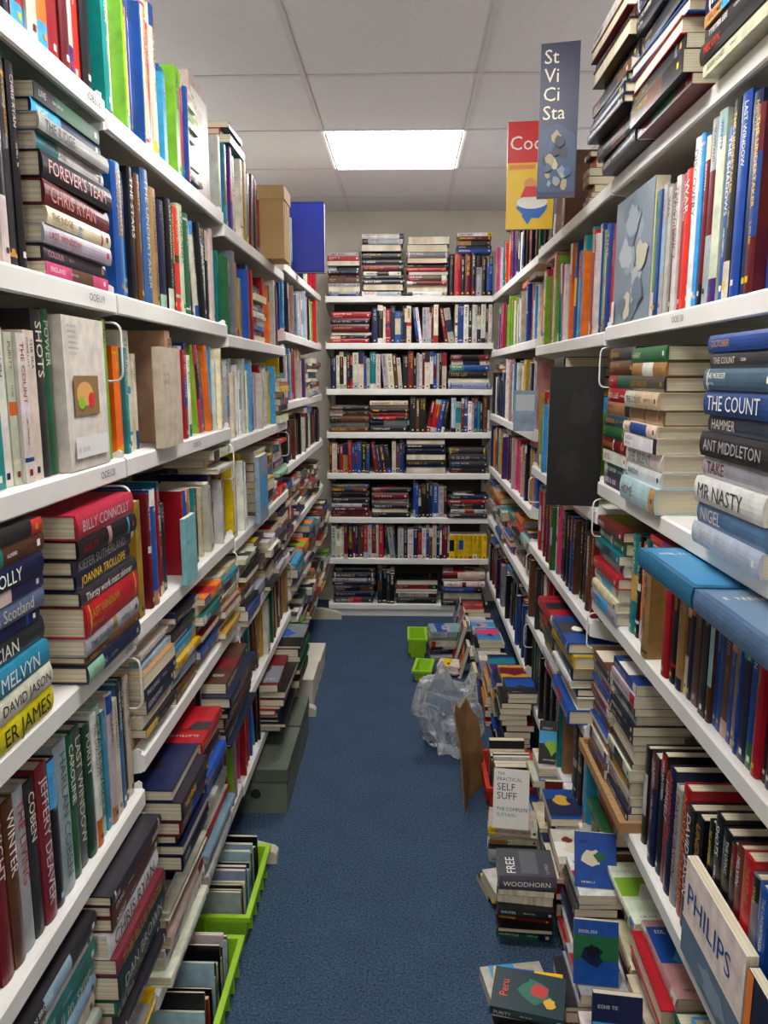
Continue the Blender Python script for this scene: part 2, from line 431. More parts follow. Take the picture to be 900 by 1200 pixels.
    while i<len(tops):
        s0=tops[i][0]; L=.2; j=i;mx=0
        while j<len(tops) and tops[j][1]<=s0+L+.03: mx=max(mx,tops[j][2]); j+=1
        if j<=i: i+=1; continue
        span=tops[j-1][1]-s0
        if span>=.17 and rr.random()<.6:
            t=z+mx+.001
            while True:
                T=rr.uniform(.014,.03); H=min(rr.uniform(.178,.21),span)
                if t+T>z+clear-.004 or rr.random()<.15: break
                laid(base,s0+(span-H)/2,inset+rr.uniform(-.02,.03),t,T,H,H*.65,rr.random()<.4,rr.choice(PAL['mix' if side!='B' else 'bk']),yaw=0,group=group,state='lying on upright books'); t+=T+.0006
        i=max(j,i+1)
# ---------------------------------------------------------------- shelving units
SH=[(0.004,0),(.3,0),(.3,-.02),(.297,-.02),(.297,-.003),(.012,-.003),(.012,-.034),(.003,-.036),(0,-.033),(0,-.004)]
BR=[(.006,.010),(.012,.014),(.03,.004),(.3,.004),(.302,-.1),(.28,-.1),(.03,-.04),(.006,-.036)]
def unit(side,a,b2,levels,label,feet=False,top=2.08,codes=None):
    if side=='R': s0,s1=a,b2
    else: s0,s1=-b2,-a
    W=s1-s0
    E=mkobj('shelving_unit',None,None,BASE[side]@T4((0,s0,0)),label,'shelving')
    for z in levels:
        v,f=prof([(d,zz+z) for d,zz in SH],.0045,W-.0045)
        mkobj('shelf',mkmesh('shelf',v,f,M_METAL),E)
        for y in (.0008,W-.0038):
            v,f=prof([(d,zz+z) for d,zz in BR],y,y+.003)
            mkobj('shelf_bracket',mkmesh('shelf_bracket',v,f,M_METAL),E)
    for y in (.001,W-.026):
        v,f=boxg(.304,y,0,.334,y+.025,top); mkobj('upright',mkmesh('upright',v,f,M_METAL),E)
    v,f=boxg(.336,.002,.05,.34,W-.002,top); mkobj('back_panel',mkmesh('back_panel',v,f,M_BACK_SHADED),E)
    if feet:
        P=[(-.105,0),(-.105,.03),(-.095,.04),(.0,.065),(.3,.075),(.3,0)]
        v,f=prof(P,.002,.042); mkobj('foot',mkmesh('foot',v,f,M_FOOT),E)
    if side=='B':
        v,f=boxg(.01,.006,.001,.016,W-.006,.04); mkobj('plinth',mkmesh('plinth',v,f,M_METAL),E)
    if codes:
        for (z,y,s) in codes:
            gv,gf,w=textg(s); h=.012
            V=[(-.0012,(y-s0 if side=='R' else -y-s0)-u*h,z-.023+v2*h) for u,v2 in gv]
            mkobj('shelf_code',mkmesh('shelf_code',V,gf,M_INK,[lin('4A4843')]*len(gf)),E,label='grey printed shelf code')
    return E
def wire(side,y,z,group='wire book supports'):
    s=y if side=='R' else -y
    p=roundpath([(.24,0,z-.05),(-.006,0,z-.05),(-.006,0,z-.15),(.24,0,z-.15)],.018)
    v,f=tube(p,.0021,8)
    mkobj('wire_book_support',mkmesh('wire_book_support',v,f,M_WIRE,smooth=True),None,BASE[side]@T4((0,s,0)),'white bent wire book support hooked under a shelf','book support',group)
LB={1:[1.95,1.64,1.355,1.03,.715,.40,.09],2:[1.94,1.64,1.355,1.04,.78,.52,.25],3:[1.915,1.615,1.315,1.02,.745,.485,.235],4:[1.96,1.68,1.39,1.12,.84,.56,.28]}
LY={1:(.5,1.36),2:(1.36,2.2),3:(2.2,3.25),4:(3.25,4.64)}
RB={1:[1.97,1.62,1.23,.92,.5,.1],2:[1.97,1.61,1.15,.84,.54,.24],3:[1.955,1.64,1.28,.97,.66,.3]}
RYb={1:(.62,2.0),2:(2.0,3.05),3:(3.05,4.6)}
codesL={1:[(1.95,1.28,'JOB518'),(1.64,1.24,'OOE119'),(1.355,1.24,'OOE120'),(1.03,1.3,'OOE121')],2:[(1.355,1.8,'OOE124'),(1.04,1.75,'OOE125')]}
for i in LB: unit('L',*LY[i],LB[i],'white metal cantilever shelving unit packed with books',feet=True,codes=codesL.get(i))
for i in RB: unit('R',*RYb[i],RB[i],'white metal shelving unit overflowing with books',codes={1:[(1.62,1.5,'OOE130')]}.get(i))
BL=[1.96,1.69,1.42,1.16,.91,.635,.375,.08]
BX=(-.48,.52)
unit('B',*BX,BL,'white metal shelving unit against the end wall',top=2.0)
for (y,zs) in ((1.36,(1.64,1.355,1.03,.715)),(2.2,(1.355,1.04,.78)),(3.25,(1.315,1.02,.745))):
    for z in zs: wire('L',y-.008,z-.0)
for (y,zs) in ((2.0,(1.62,1.23,.92)),(3.05,(1.15,.84,.54))):
    for z in zs: wire('R',y+.008,z)
def clr(l,i): return (l[i-1]-.042-l[i]) if i>0 else .33
U=lambda w,p,s:('U',w,p,s)
S=lambda w,p,s,*k:('S',w,p,s,*k)
# ---- left near bay
g='books on the nearest shelf bay'
x=LB[1];y=LY[1]
run('L',*y,x[0],.33,[U(1,'mix','tp'),('C',[('','scarlet',None,.035,.25,1),('','white',None,.03,.24,1),('','orange',None,.03,.25,1),('','red',None,.045,.26,1),('','maroon',None,.03,.26,1),('','white',None,.02,.27,0),('','scarlet',None,.03,.25,0),('','black',None,.035,.29,1)])],g)
st=[('','pink','white',.018,.225,0),(None,'char','rose',.022,.235,1),(None,'silver','red',.026,.24,1),('','cream','maroon',.024,.23,1),('CHRIS RYAN','maroon','E8857A',.034,.24,1),("FOREVER'S TEAM",'black','F0B8B0',.036,.24,1),('','white','char',.024,.238,1),('THE JUDGE','silver','navy',.022,.24,1),('','navy','white',.02,.235,1),('','green','white',.022,.225,0),('','brown','white',.02,.23,1)]
run('L',*y,x[1],clr(x,1),[U(1,'mix','hb'),('C',[('','char','gold',.035,.255,1),('','black','white',.02,.26,1)]),('X',.01),('P',st,.25,-.008)],g)
backcov=[('b',14,.1,.93,.014,'grey'),('b',15,.1,.895,.014,'grey'),('b',13,.1,.86,.014,'grey'),('b',15,.1,.825,.014,'grey'),('b',14,.1,.79,.014,'grey'),('b',12,.1,.755,.014,'grey'),('r',.15,.36,.75,.62,'8A6A3E'),('e',.4,.5,.2,.08,'D9A25A'),('e',.55,.46,.08,.05,'scarlet'),('e',.3,.44,.08,.04,'lime'),('r',.1,.08,.9,.22,'E4E2DC'),('b',9,.14,.12,.03,'silver')]
run('L',*y,x[2],clr(x,2),[U(1,'light','pb'),('C',[('','yellow','white',.03,.2,0),('','teal','white',.03,.2,0),('','white','navy',.025,.205,0),('','cream','maroon',.02,.2,0),('','white','red',.025,.2,0),('','cream','navy',.03,.205,0),('SHOTS','char','cream',.03,.235,1),('POWER','green','cream',.022,.24,1)]),('F',dict(D=.155,H=.232,T=.028,col='white',art=backcov,tilt=-.01)),('C',[('HAPPY','yellow','black',.02,.235,0),('NO','lime','black',.018,.24,0),('','green','white',.015,.235,0)])],g)
p1=[('>ER JAMES','F2DC16','black',.038,.24,1),('>DAVID JASON','white','black',.034,.24,1),('>MELVYN','2D8FC4','white',.034,.238,1),('>CIAN','char','white',.032,.24,1),('','navy','white',.016,.22,0),('>in Scotland','5B6E86','white',.028,.235,1),('','2C2C60','white',.018,.235,0),('>JOLLY','navy','white',.03,.23,1),('','brown','white',.026,.24,1),('','char','gold',.02,.23,1)]
p2=[('','navy','silver',.028,.235,1),('','brown','gold',.014,.23,1),('','silver','navy',.028,.238,1),('','red','gold',.05,.235,1),('Thirsty work matt skinner','char','white',.024,.24,1),('JOANNA TROLLOPE','navy','yellow',.024,.225,1),('KIEFER SUTHERLAND','2E3140','silver',.024,.24,1),('','black','red',.03,.24,1),('BILLY CONNOLLY','CC2E4A','white',.038,.242,1)]
run('L',*y,x[3],clr(x,3)+.01,[('X',.245),('P',p1,.245,-.012),('X',.075),('P',p2,.245,-.02)],g)
ups=[('NIGHT','maroon','white',.03,.235,1),('WINTER','brown','white',.028,.24,1),('THE LIVING','silver','red',.028,.24,1),('COBEN','char','cream',.026,.235,1),('JEFFERY DEAVER','8A2630','white',.034,.242,1),('','black','palebl',.024,.235,1),('HARLAN COBEN','A9C4CC','3D5A66',.042,.245,1),('CAROLINE','green','white',.024,.24,1),('LAST WINDOW','4E5F58','cream',.03,.24,1),('PURITY','1F4A3A','white',.026,.23,1),('','white','maroon',.024,.235,1),('GERALD SEYMOUR','mint','char',.026,.24,1),('','sky','white',.016,.22,0),('','silver','char',.028,.24,1),('','cream','brown',.02,.22,0),('','2F6E9E','white',.022,.24,1),('','char','white',.02,.24,1),('','D9CDB8','maroon',.024,.235,1)]
run('L',*y,x[4],clr(x,4),[U(1,'thrill','hb'),('C',ups)],g)
p3=[('','white','red',.02,.23,1),('','maroon','white',.03,.235,1),('BREATH','silver','scarlet',.026,.235,1),('','cream','char',.03,.24,1),('','palebl','navy',.03,.24,1),('>all in sync','1C7C88','E8D88A',.038,.24,1),('','2C7C70','white',.024,.235,1),('','white','black',.02,.23,1),('','char','white',.03,.24,1)]
p4=[('','char','white',.02,.235,1),('','navy','white',.022,.235,1),('THE MURDER','green','cream',.028,.24,1),('DAN BROWN','1F3A34','E8D0B8',.048,.24,1),('THE BLUE NOTE','6A2A30','gold',.032,.24,1),('CHRIS RYAN','E6E5DE','char',.046,.242,1),('','brown','white',.026,.24,1),('','maroon','white',.022,.24,1),('','char','white',.02,.24,1)]
run('L',*y,x[5],clr(x,5),[U(1,'mix','hb'),('P',p3,.245,-.01),('P',p4,.245,-.035)],g)
run('L',*y,x[6],clr(x,6),[U(1,'mix','hb'),S(1,'mix','hb',.9)],g)
# ---- left second bay
g='books on the second shelf bay'; x=LB[2];y=LY[2]
run('L',*y,x[0],.33,[U(.7,'bright','tall'),U(.35,'bright','tp'),S(.22,'light','pb',.7),('F',dict(D=.18,H=.29,T=.02,col='cream',art=[('r',.1,.5,.9,.9,'E3DCCF'),('p',blob(.5,.6,.3,R),'CDB09A')]))],g)
run('L',*y,x[1],clr(x,1),[U(.2,'light','hb'),('C',[('THE STARS','black','white',.026,.24,1),('','brown','gold',.03,.235,1),('THE UNDERTAKER','2A5C84','white',.045,.255,1)]),U(1,'mix','hb')],g)
run('L',*y,x[2],clr(x,2),[U(.3,'bright','tp'),('F',dict(D=.13,H=.2,T=.018,col='cream',tilt=-.03,art=[('b',7,.1,.8,.03,'grey'),('b',8,.1,.72,.03,'grey'),('b',7,.1,.64,.03,'grey'),('b',8,.1,.5,.03,'silver')])),('C',[('BARTON','C9A080','maroon',.035,.24,1)]),U(1,'bright','tp')],g)
run('L',*y,x[3],clr(x,3),[U(.5,'fic','tp'),('F',dict(D=.09,H=.15,T=.01,col='7FC2B4',tilt=-.03,art=[('b',5,.1,.6,.05,'teal')])),U(.9,'fic','pb')],g)
run('L',*y,x[4],clr(x,4),[S(.6,'mix','pb',.95,-.01),S(.6,'fic','pb',.95,-.01)],g)
run('L',*y,x[5],clr(x,5),[S(.6,'dark','hb',.92,-.05),S(.6,'dark','tall',.9,-.06)],g)
run('L',*y,x[6],clr(x,6),[S(1,'bkl','tall',.8,-.03),U(.3,'light','thin')],g)
# ---- left third/fourth bays
g='books on the third shelf bay'; x=LB[3];y=LY[3]
run('L',*y,x[0],.33,[U(1,'mix','hb'),('X',.4)],g)
run('L',*y,x[1],clr(x,1),[U(.3,'old','tp'),U(.3,'mix','tp'),S(.3,'mix','pb'),U(.5,'thrill','hb')],g)
run('L',*y,x[2],clr(x,2),[U(1,'light','tp'),S(.3,'mix','pb',.8)],g)
run('L',*y,x[3],clr(x,3),[U(.3,'bright','tp'),('F',dict(D=.15,H=.22,T=.015,col='palebl',tilt=-.04,art=[('r',.1,.2,.9,.7,'sky')])),S(.8,'mix','tp',.85)],g)
run('L',*y,x[4],clr(x,4),[S(1,'thrill','pb',.9,-.02)],g)
run('L',*y,x[5],clr(x,5),[U(1,'old','tp')],g)
run('L',*y,x[6],clr(x,6),[U(.4,'bright','thin'),S(.8,'dark','tall',.9,-.07)],g)
g='books on the fourth shelf bay'; x=LB[4];y=LY[4]
run('L',*y,x[0],.33,[U(.34,'light','tp'),('X',.12),U(.9,'mix','hb')],g)
for i in range(1,7):
    run('L',*y,x[i],clr(x,i),[[U(1,'light','tp')],[U(.5,'mix','tp'),S(.5,'mix','pb')],[U(1,'dark','pb')],[S(1,'thrill','pb')],[S(1,'mix','hb',.85,-.03)],[S(1,'mix','pb',.8,-.03)]][i-1],g)
# ---- right near bay
g='books on the facing near shelf bay'; x=RB[1];y=RYb[1]
run('R',*y,x[0],.5,[S(.34,'dark','xl',.95,-.02),('P',[('','cream','black',.02,.3,0),('','black','scarlet',.03,.31,1),('','char','white',.02,.3,0),('','tan','black',.018,.29,0),('','navy','white',.03,.31,1),('','brown','white',.03,.3,1),('','white','red',.02,.3,0),('','black','white',.03,.31,1),('','char','scarlet',.03,.3,1),('','navy','gold',.03,.3,1),('','maroon','gold',.03,.3,1)],.32,-.04),S(.5,'dark','xl',.75,-.07)],g)
mr_=random.Random(5)
mapart=[('r',.0,.0,1,1,'74838F')]+[('p',blob(mr_.uniform(.15,.85),mr_.uniform(.1,.9),mr_.uniform(.08,.2),mr_,14),mr_.choice(['B9B49E','8F9CA6','C9C2A6','5F7080','A8B0B4'])) for _ in range(14)]+[('r',.02,.02,.1,.2,'white')]
tallc=[('','navy','yellow',.03,.29,1),('','blue','white',.035,.3,1),('','char','yellow',.025,.3,1),('','1E63B0','white',.03,.27,1),('','white','1E63B0',.034,.31,1),('','silver','navy',.028,.3,1),('','maroon','white',.02,.28,1),('','sky','white',.02,.29,1),('DISCOVERY','white','navy',.025,.29,1),('','6A5A3C','white',.02,.26,1),('WAR','scarlet','white',.03,.25,1),('','red','white',.02,.25,0),('THE CONVICT','white','maroon',.024,.25,1),('','brown','white',.022,.245,1),('WAR','C8C2B0','black',.02,.24,1),('','silver','red',.02,.25,1),('','orange','white',.022,.25,0),('','1E63B0','yellow',.02,.25,0),('','lime','navy',.012,.25,0)]
run('R',*y,x[1],clr(x,1),[U(1,'navyish','tall'),('C',tallc),('F',dict(D=.29,H=.285,T=.03,col='7E8FA0',art=mapart,tilt=0))],g)
r1=[('','A9B6BE','white',.035,.25,1),('NIGEL','5A7EA6','white',.034,.24,1),('MR NASTY','E4E2DC','char',.04,.24,1),('TAKE','silver','maroon',.032,.24,1),('ANT MIDDLETON','2A2A2E','silver',.038,.242,1),('HAMMER','2C3E50','white',.026,.235,1),('THE COUNT','24508E','white',.038,.24,1),('','3C5870','white',.032,.24,1),('','char','white',.024,.235,1),('','blue','gold',.026,.24,1)]
r2=[('','B8C4CC','brown',.05,.235,1),('','white','navy',.03,.23,1),('THE SILENT','DAD7CE','teal',.035,.235,1),('','white','char',.03,.22,0),('','cream','char',.024,.23,1),('','tan','char',.03,.225,1),('',"C9B78A",'char',.034,.23,1),('','3A3426','gold',.03,.225,1),('','tan','gold',.028,.22,1),('','green','white',.03,.23,1)]
r3=[('','6C4A6C','white',.03,.2,0),('','33555E','white',.028,.19,0),('','white','red',.03,.2,0),('','maroon','gold',.03,.2,1),('','green','gold',.028,.2,1),('','2E4A5C','gold',.026,.2,1),('','tan','navy',.03,.2,1),('','red','white',.032,.2,1),('','2C6450','white',.03,.2,1),('','brown','gold',.034,.2,1),('','char','gold',.028,.2,1)]
run('R',*y,x[2],clr(x,2),[('X',.375),('P',r1,.25,-.03),('X',.225),('P',r2,.245,-.02),('P',r3,.21,-.01)],g)
lowrow=[]
for i in range(34):
    c_=R.choice(PAL['navyish']); T_=R.uniform(.014,.028)
    lowrow.append(('',c_,None,T_,R.uniform(.215,.234),R.random()<.5))
tot=0;lr=[]
for q in lowrow:
    if tot+q[3]>.78: break
    lr.append(q); tot+=q[3]+.0008
lr[5]=('THE SHADOWS','silver','navy',.026,.234,1); lr[9]=('HARRY','cream','maroon',.026,.234,1)
run('R',*y,x[3],clr(x,3),[('C',lr),U(1,'fic','hb'),('P',[('','silver','navy',.03,.235,1),('','cream','navy',.026,.23,1),('','white','teal',.03,.235,1),('','red','white',.028,.235,1),('','palebl','char',.028,.23,1),('','teal','white',.022,.225,0),('','green','white',.03,.23,1),('','maroon','white',.026,.23,1)],.24,-.01)],g)
for (sy,cc,hh) in ((1.12,'1F6F9E',.27),(.85,'56708A',.26)):
    laid(BASE['R'],sy,-.07,.92+.0008+.2345,.034,hh,.2,True,cc,tcol='palebl',title='-',group=g,state='lying across upright books',yaw=0,bands=[],art=[('r',.04,.04,.96,.96,'2F7EAC' if hh>.265 else '637C94'),('b',10,.1,.78,.05,'D8D4C8'),('r',.5,.1,.9,.4,'1F5F8C')])
ph=[('r',.0,.0,1,.38,'5F7488'),('t','PHILIPS',.07,.56,.22,'1E3F8F'),('r',0,.38,1,.41,'white'),('p',blob(.6,.18,.25,mr_,16,.5),'7F93A4')]
orng=[('r',0,0,1,.16,'E07A2A'),('r',0,.16,.14,1,'E07A2A'),('p',blob(.6,.55,.25,mr_),'5A88B8')]
sp=[('UNDER','black','gold',.03,.24,1),('DAVID JASON','char','white',.03,.24,1),('NOSTRADAMUS','red','gold',.034,.26,1),('DAVID JASON','silver','maroon',.032,.24,1),('MAMMOTH','navy','scarlet',.03,.26,1),('HIMSELF','8C2F2A','white',.028,.235,1),('','black','white',.03,.26,1)]
run('R',*y,x[4],clr(x,4),[U(.22,'dark','xl'),('F',dict(D=.14,H=.17,T=.016,col='navy',art=orng,tilt=-.02,behind='dark')),('F',dict(D=.235,H=.18,T=.018,col='white',art=ph,tilt=-.02,behind='dark')),('C',sp),U(.12,'dark','hb'),('X',.425)],g)
run('R',*y,x[5],clr(x,5),[U(.9,'mix','hb'),S(.6,'light','hb',.6),U(.3,'navyish','tp')],g)
v,f=join([boxg(0,0,0,.22,.41,.010),boxg(0,0,.010,.010,.41,.024),boxg(.21,0,.010,.22,.41,.024),boxg(.010,0,.010,.21,.010,.024),boxg(.010,.40,.010,.21,.41,.024)])
mkobj('wooden_tray',mkmesh('wooden_tray',v,f,M_WOOD),None,T4((.478,1.568,.5008)),'shallow pale wooden tray of books on shelf edge','tray')
stack(BASE['R'],1.584,.182,.002,.512,.33,'thrill','pb','books in the wooden tray',R,state='lying in wooden tray',jit=.3)
stack(BASE['R'],1.775,.178,.0,.512,.30,'navyish','sm','books in the wooden tray',R,state='lying in wooden tray',jit=.3)
g='books on the facing middle shelf bay'; x=RB[2];y=RYb[2]
run('R',*y,x[0],.36,[('X',.3),S(.2,'thrill','pb',.4),('X',.25),U(1,'dark','hb')],g)
run('R',*y,x[1],clr(x,1),[('C',[('','scarlet','white',.02,.26,0),('TIME','1F3C86','white',.035,.265,1),('','white','red',.02,.25,0),('','lime','navy',.02,.26,0)]),U(1,'bright','tall')],g)
run('R',*y,x[2],clr(x,2),[('X',.16),U(.5,'bright','tall'),S(.25,'mix','hb',.9),U(.5,'bright','tall')],g)
run('R',*y,x[3],clr(x,3),[U(.6,'dark','hb'),U(.6,'mix','hb')],g)
run('R',*y,x[4],clr(x,4),[S(.5,'thrill','hb',.95,-.04),U(.4,'dark','hb')],g)
run('R',*y,x[5],clr(x,5),[U(.6,'mix','hb'),U(.5,'dark','hb')],g)
g='books on the facing far shelf bay'; x=RB[3];y=RYb[3]
run('R',*y,x[0],.33,[U(.5,'dark','tp'),U(.5,'mix','hb')],g)
for i in range(1,6):
    run('R',*y,x[i],clr(x,i),[[U(1,'bright','tp')],[('X',.12),U(.6,'light','tall'),U(.5,'dark','tp')],[U(1,'mix','hb')],[S(1,'mix','hb')],[U(1,'dark','hb')]][i-1],g)
# ---- back unit
g='books on the end wall shelves'
yel=[('','yellow','black',.028,.15,0)]*8
bs=[[S(.19,'bk','pb',.72),S(.26,'bk','hb',1.3),S(.26,'bk','hb',1.3),U(.25,'bk','hb')],
[S(.26,'bk','hb',.9),U(.7,'bkl','tp')],[U(.7,'bkl','tp'),S(.26,'bkl','hb',.9)],
[S(.5,'bk','hb',.9),U(.5,'bkl','tp')],[U(.45,'navyish','pb'),S(.5,'bk','hb',.95)],
[S(.5,'bk','hb',.9),U(.22,'bkl','tp'),S(.25,'bk','hb',.8)],[U(.65,'bkl','tp'),('C',yel)],
[S(.25,'bk','hb',.85),U(.1,'dark','tp'),S(.25,'bk','hb',.85),S(.25,'bk','hb',.8)]]
for i,z in enumerate(BL):
    run('B',*BX,z,(BL[i-1]-.042-z) if i else .36,bs[i],g,inset=.008)
def special(M,T,H,D,col,art,state,title='-',hb=False):
    newbook(M,T,H,D,hb,col,'white',title,state=state,group='face out books beside the shelves',art=art,bands=[])
cook=[('r',0,.62,1,1,'DE1C22'),('r',0,0,1,.62,'F5C61C'),('t','Cook',.06,.74,.16,'F6F2E6'),('p',blob(.55,.2,.3,mr_,16,.5),'2E6CC0'),('e',.55,.25,.33,.06,'F4F0E6'),('e',.5,.42,.13,.06,'E89A5A'),('p',[(.3,.3),(.75,.3),(.62,.4),(.4,.4)],'D8242C'),('r',.05,.56,.6,.6,'E88A2A')]
special(T4((.325,2.66,1.9716))@RZ(math.radians(-6)),.012,.33,.15,'D8242C',cook,'standing face out on top shelf')
vi=[('r',0,0,1,1,'1B2144'),('t','St',.1,.87,.09,'E6DCC0'),('t','Vi',.1,.75,.09,'E6DCC0'),('t','Ci',.1,.63,.09,'E6DCC0'),('t','Sta',.1,.51,.09,'E6DCC0'),('p',[(.03,.03),(.97,.03),(.97,.40),(.5,.48),(.03,.44)],'243C5A')]+[('p',blob(mr_.uniform(.2,.8),mr_.uniform(.08,.4),mr_.uniform(.05,.14),mr_,9,.35),mr_.choice(['5E5848','988868','2E4E70','708090','B8A880','14202E'])) for _ in range(22)]
special(T4((.35,2.2,1.9716))@RZ(math.radians(-12)),.02,.38,.1,'1C2040',vi,'standing face out on top shelf')
drk=[('r',.0,.0,1,1,'0C0B0D'),('p',blob(.6,.7,.3,mr_,15,.5),'1E1719'),('p',blob(.4,.3,.25,mr_,15,.5),'1A1817')]
special(T4((.385,2.09,1.1516))@RZ(math.radians(-12)),.02,.37,.14,'black',drk,'standing angled at shelf edge')
special(T4((.43,3.1,1.2816))@RZ(math.radians(-12)),.008,.16,.09,'palebl',[('r',.1,.5,.9,.9,'C8D4D8'),('b',8,.15,.2,.05,'grey')],'standing angled at shelf edge')
special(T4((-.545,3.625,1.9616)),.05,.305,.175,'1B2A8C',[('r',.04,.03,.96,.97,'1A2A94')],'standing face out on top shelf',hb=True)  # tall blue box file, modelled with the hardback builder
def fstack(x,yy,h,L,pal,sty,rot=0,top=None,z=0,jit=1.8):
    base=T4((x+L,yy,z+.0008))@RZ(math.pi/2+math.radians(rot))
    t=stack(base,0,L,0,0,h,pal,sty,'books piled on the carpet',R,state='lying in a floor pile',jit=jit,pflip=.3)
    if top:
        T,H,D,col,ti,art=top
        laid(base,(L-H)/2,-.01,t,T,H,D,True,col,tcol='white',title=ti,group='books piled on the carpet',state='lying on a floor pile',art=art,bands=[],yaw=math.radians(R.uniform(-9,9)))
    return t
peru=[('r',0,.0,1,1,'17343A'),('t','Peru',.3,.78,.12,'E8482A'),('p',blob(.5,.4,.36,mr_,16,.7),'2C6E58'),('p',blob(.55,.35,.18,mr_,12),'C43A3A'),('p',blob(.3,.2,.14,mr_,12),'E2B23A')]
fstack(.195,1.46,.12,.16,'bright','sm',-8,(.02,.16,.12,'17343A','',peru))
fstack(.205,1.28,.09,.155,'light','sm',8)
fstack(.215,1.62,.05,.155,'light','sm',12)
free=[('r',0,0,1,1,'3E4046'),('t','FREE',.1,.7,.16,'F0ECE4'),('r',.1,.3,.9,.6,'5A5C60'),('b',8,.1,.12,.05,'silver')]
fstack(.25,1.83,.18,.145,'dark','sm',-7,(.04,.15,.12,'50525A','WOODHORN',free))
fstack(.25,2.0,.09,.145,'light','sm',14)
t_=fstack(.265,2.17,.14,.15,'mix','sm',-5)
self_=[('r',0,0,1,1,'D6D3CA'),('t','THE',.1,.9,.05,'char'),('t','PRACTICAL',.1,.8,.06,'char'),('t','SELF',.1,.64,.12,'char'),('t','SUFF',.1,.49,.12,'char'),('t','THE COMPLETE',.1,.3,.06,'char'),('t','SUSTAIN',.1,.2,.06,'teal')]
newbook(T4((.275,2.185,t_+.002))@RZ(math.radians(-8))@RX(math.radians(-24)),.02,.175,.11,False,'DCDAD2',title='-',state='propped on a floor pile',group='books piled on the carpet',art=self_,bands=[])
BR_=lambda xx:T4((xx,0,0.0008))
yy=1.2
while yy<2.42:
    L_=R.uniform(.14,.18)
    d_=.385 if yy<1.6 else .42 if yy<1.95 else .44
    t2=stack(BR_(d_),yy,L_,0,0,R.uniform(.05,.2) if yy<1.6 else R.uniform(.1,.28),R.choice(['light','mix','fic','thrill']),'sm','books piled against the shelves',R,state='lying in a floor pile',jit=1.0,pflip=.25)
    if R.random()<.75:
        c_=R.choice(PAL['bkl'])
        newbook(T4((d_+.006,yy+.03,t2+.004))@RZ(math.radians(R.uniform(-14,10)))@RX(math.radians(-R.uniform(10,40))),R.uniform(.01,.02),R.uniform(.12,.15),.1,False,c_,title='-',state='tilted on a floor pile',group='books piled against the shelves',art=randart(R))
    yy+=L_+.006
yy=2.80
while yy<4.4:
    L_=R.uniform(.14,.19); d_=R.uniform(.355,.385)
    stack(BR_(d_),yy,L_,0,0,R.uniform(.14,.34) if yy<3.7 else R.uniform(.1,.26),R.choice(['light','mix','fic','thrill','dark']),'sm' if yy<3.1 else 'pb','books piled against the shelves',R,state='lying in a floor pile',jit=1.2,pflip=.3)
    if yy>3.15 and R.random()<.7:
        H_=R.uniform(.15,.22); an=math.radians(R.uniform(10,16)); D_=R.uniform(.1,.13); T_=R.uniform(.008,.02)
        newbook(T4((d_-.03-T_-H_*math.sin(an),yy+.015+D_,.0015))@RZ(-math.pi/2)@RX(-an),T_,H_,D_,False,R.choice(PAL['mix']),title='-',state='leaning against a floor pile',group='books piled against the shelves',art=randart(R))
    yy+=L_+.008
fstack(.14,3.94,.18,.17,'light','tp',5,jit=1.2)
fstack(.16,3.68,.06,.12,'thrill','sm',-12,jit=1.0)
def crate(x0,y0,w,l,h,mat,label,rot=0):
    t=.004; k=.014
    def ring(o,zz): return [(o,o,zz),(w-o,o,zz),(w-o,l-o,zz),(o,l-o,zz)]
    rings=[ring(k,.001),ring(.006,h-.014),ring(-.004,h-.014),ring(-.004,h),ring(.006+t,h),ring(k+t,t)]
    V=[p for r_ in rings for p in r_]; F=[(3,2,1,0)]
    for i in range(len(rings)-1):
        for j in range(4): F.append((i*4+j,i*4+(j+1)%4,(i+1)*4+(j+1)%4,(i+1)*4+j))
    n=(len(rings)-1)*4; F.append((n,n+1,n+2,n+3))
    gs=[(V,F)]
    c=max(2,int(w/.05))
    for i in range(1,c):
        xx=w*i/c; gs.append(boxg(xx-.002,.001,.01,xx+.002,.014,h-.014)); gs.append(boxg(xx-.002,l-.014,.01,xx+.002,l-.001,h-.014))
    c=max(2,int(l/.05))
    for i in range(1,c):
        yy=l*i/c; gs.append(boxg(.001,yy-.002,.01,.014,yy+.002,h-.014)); gs.append(boxg(w-.014,yy-.002,.01,w-.001,yy+.002,h-.014))
    V,F=join(gs)
    mkobj('plastic_crate',mkmesh('plastic_crate',V,F,mat),None,T4((x0,y0,0))@RZ(math.radians(rot)),label,'crate')
crate(-.71,1.43,.3,.31,.085,M_GREEN,'lime green plastic crate with a few thin books')
crate(-.71,1.81,.3,.32,.085,M_GREEN,'lime green plastic crate of magazines under the shelf')
crate(.02,3.94,.1,.2,.11,M_GREEN,'small lime green plastic crate beside piled books')
crate(.04,3.62,.09,.17,.06,M_GREEN,'lime green plastic tray on the carpet',-8)
crate(.29,2.47,.19,.28,.09,M_RED,'red plastic crate beside the cardboard sheet')
for (cy,l) in ((1.43,.31),(1.81,.32)):
    yy=cy+.03
    while yy<cy+l-.05:
        T=R.uniform(.005,.012)
        newbook(T4((-.437,yy+T+.002,.0075))@RZ(math.pi),T,R.uniform(.11,.16),.22,False,R.choice(['white','black','silver','navy','red','grey','char','palebl']),state='standing in a green crate',group='thin books in the green crates')
        yy+=T+R.choice([.003,.003,.004,.02])
yy=2.50
while yy<2.70:
    T=R.uniform(.012,.03); newbook(T4((.32,yy,.0055)),T,R.uniform(.1,.16),.13,False,R.choice(PAL['dark']),state='standing in the red crate',group='books in the red crate'); yy+=T+.003
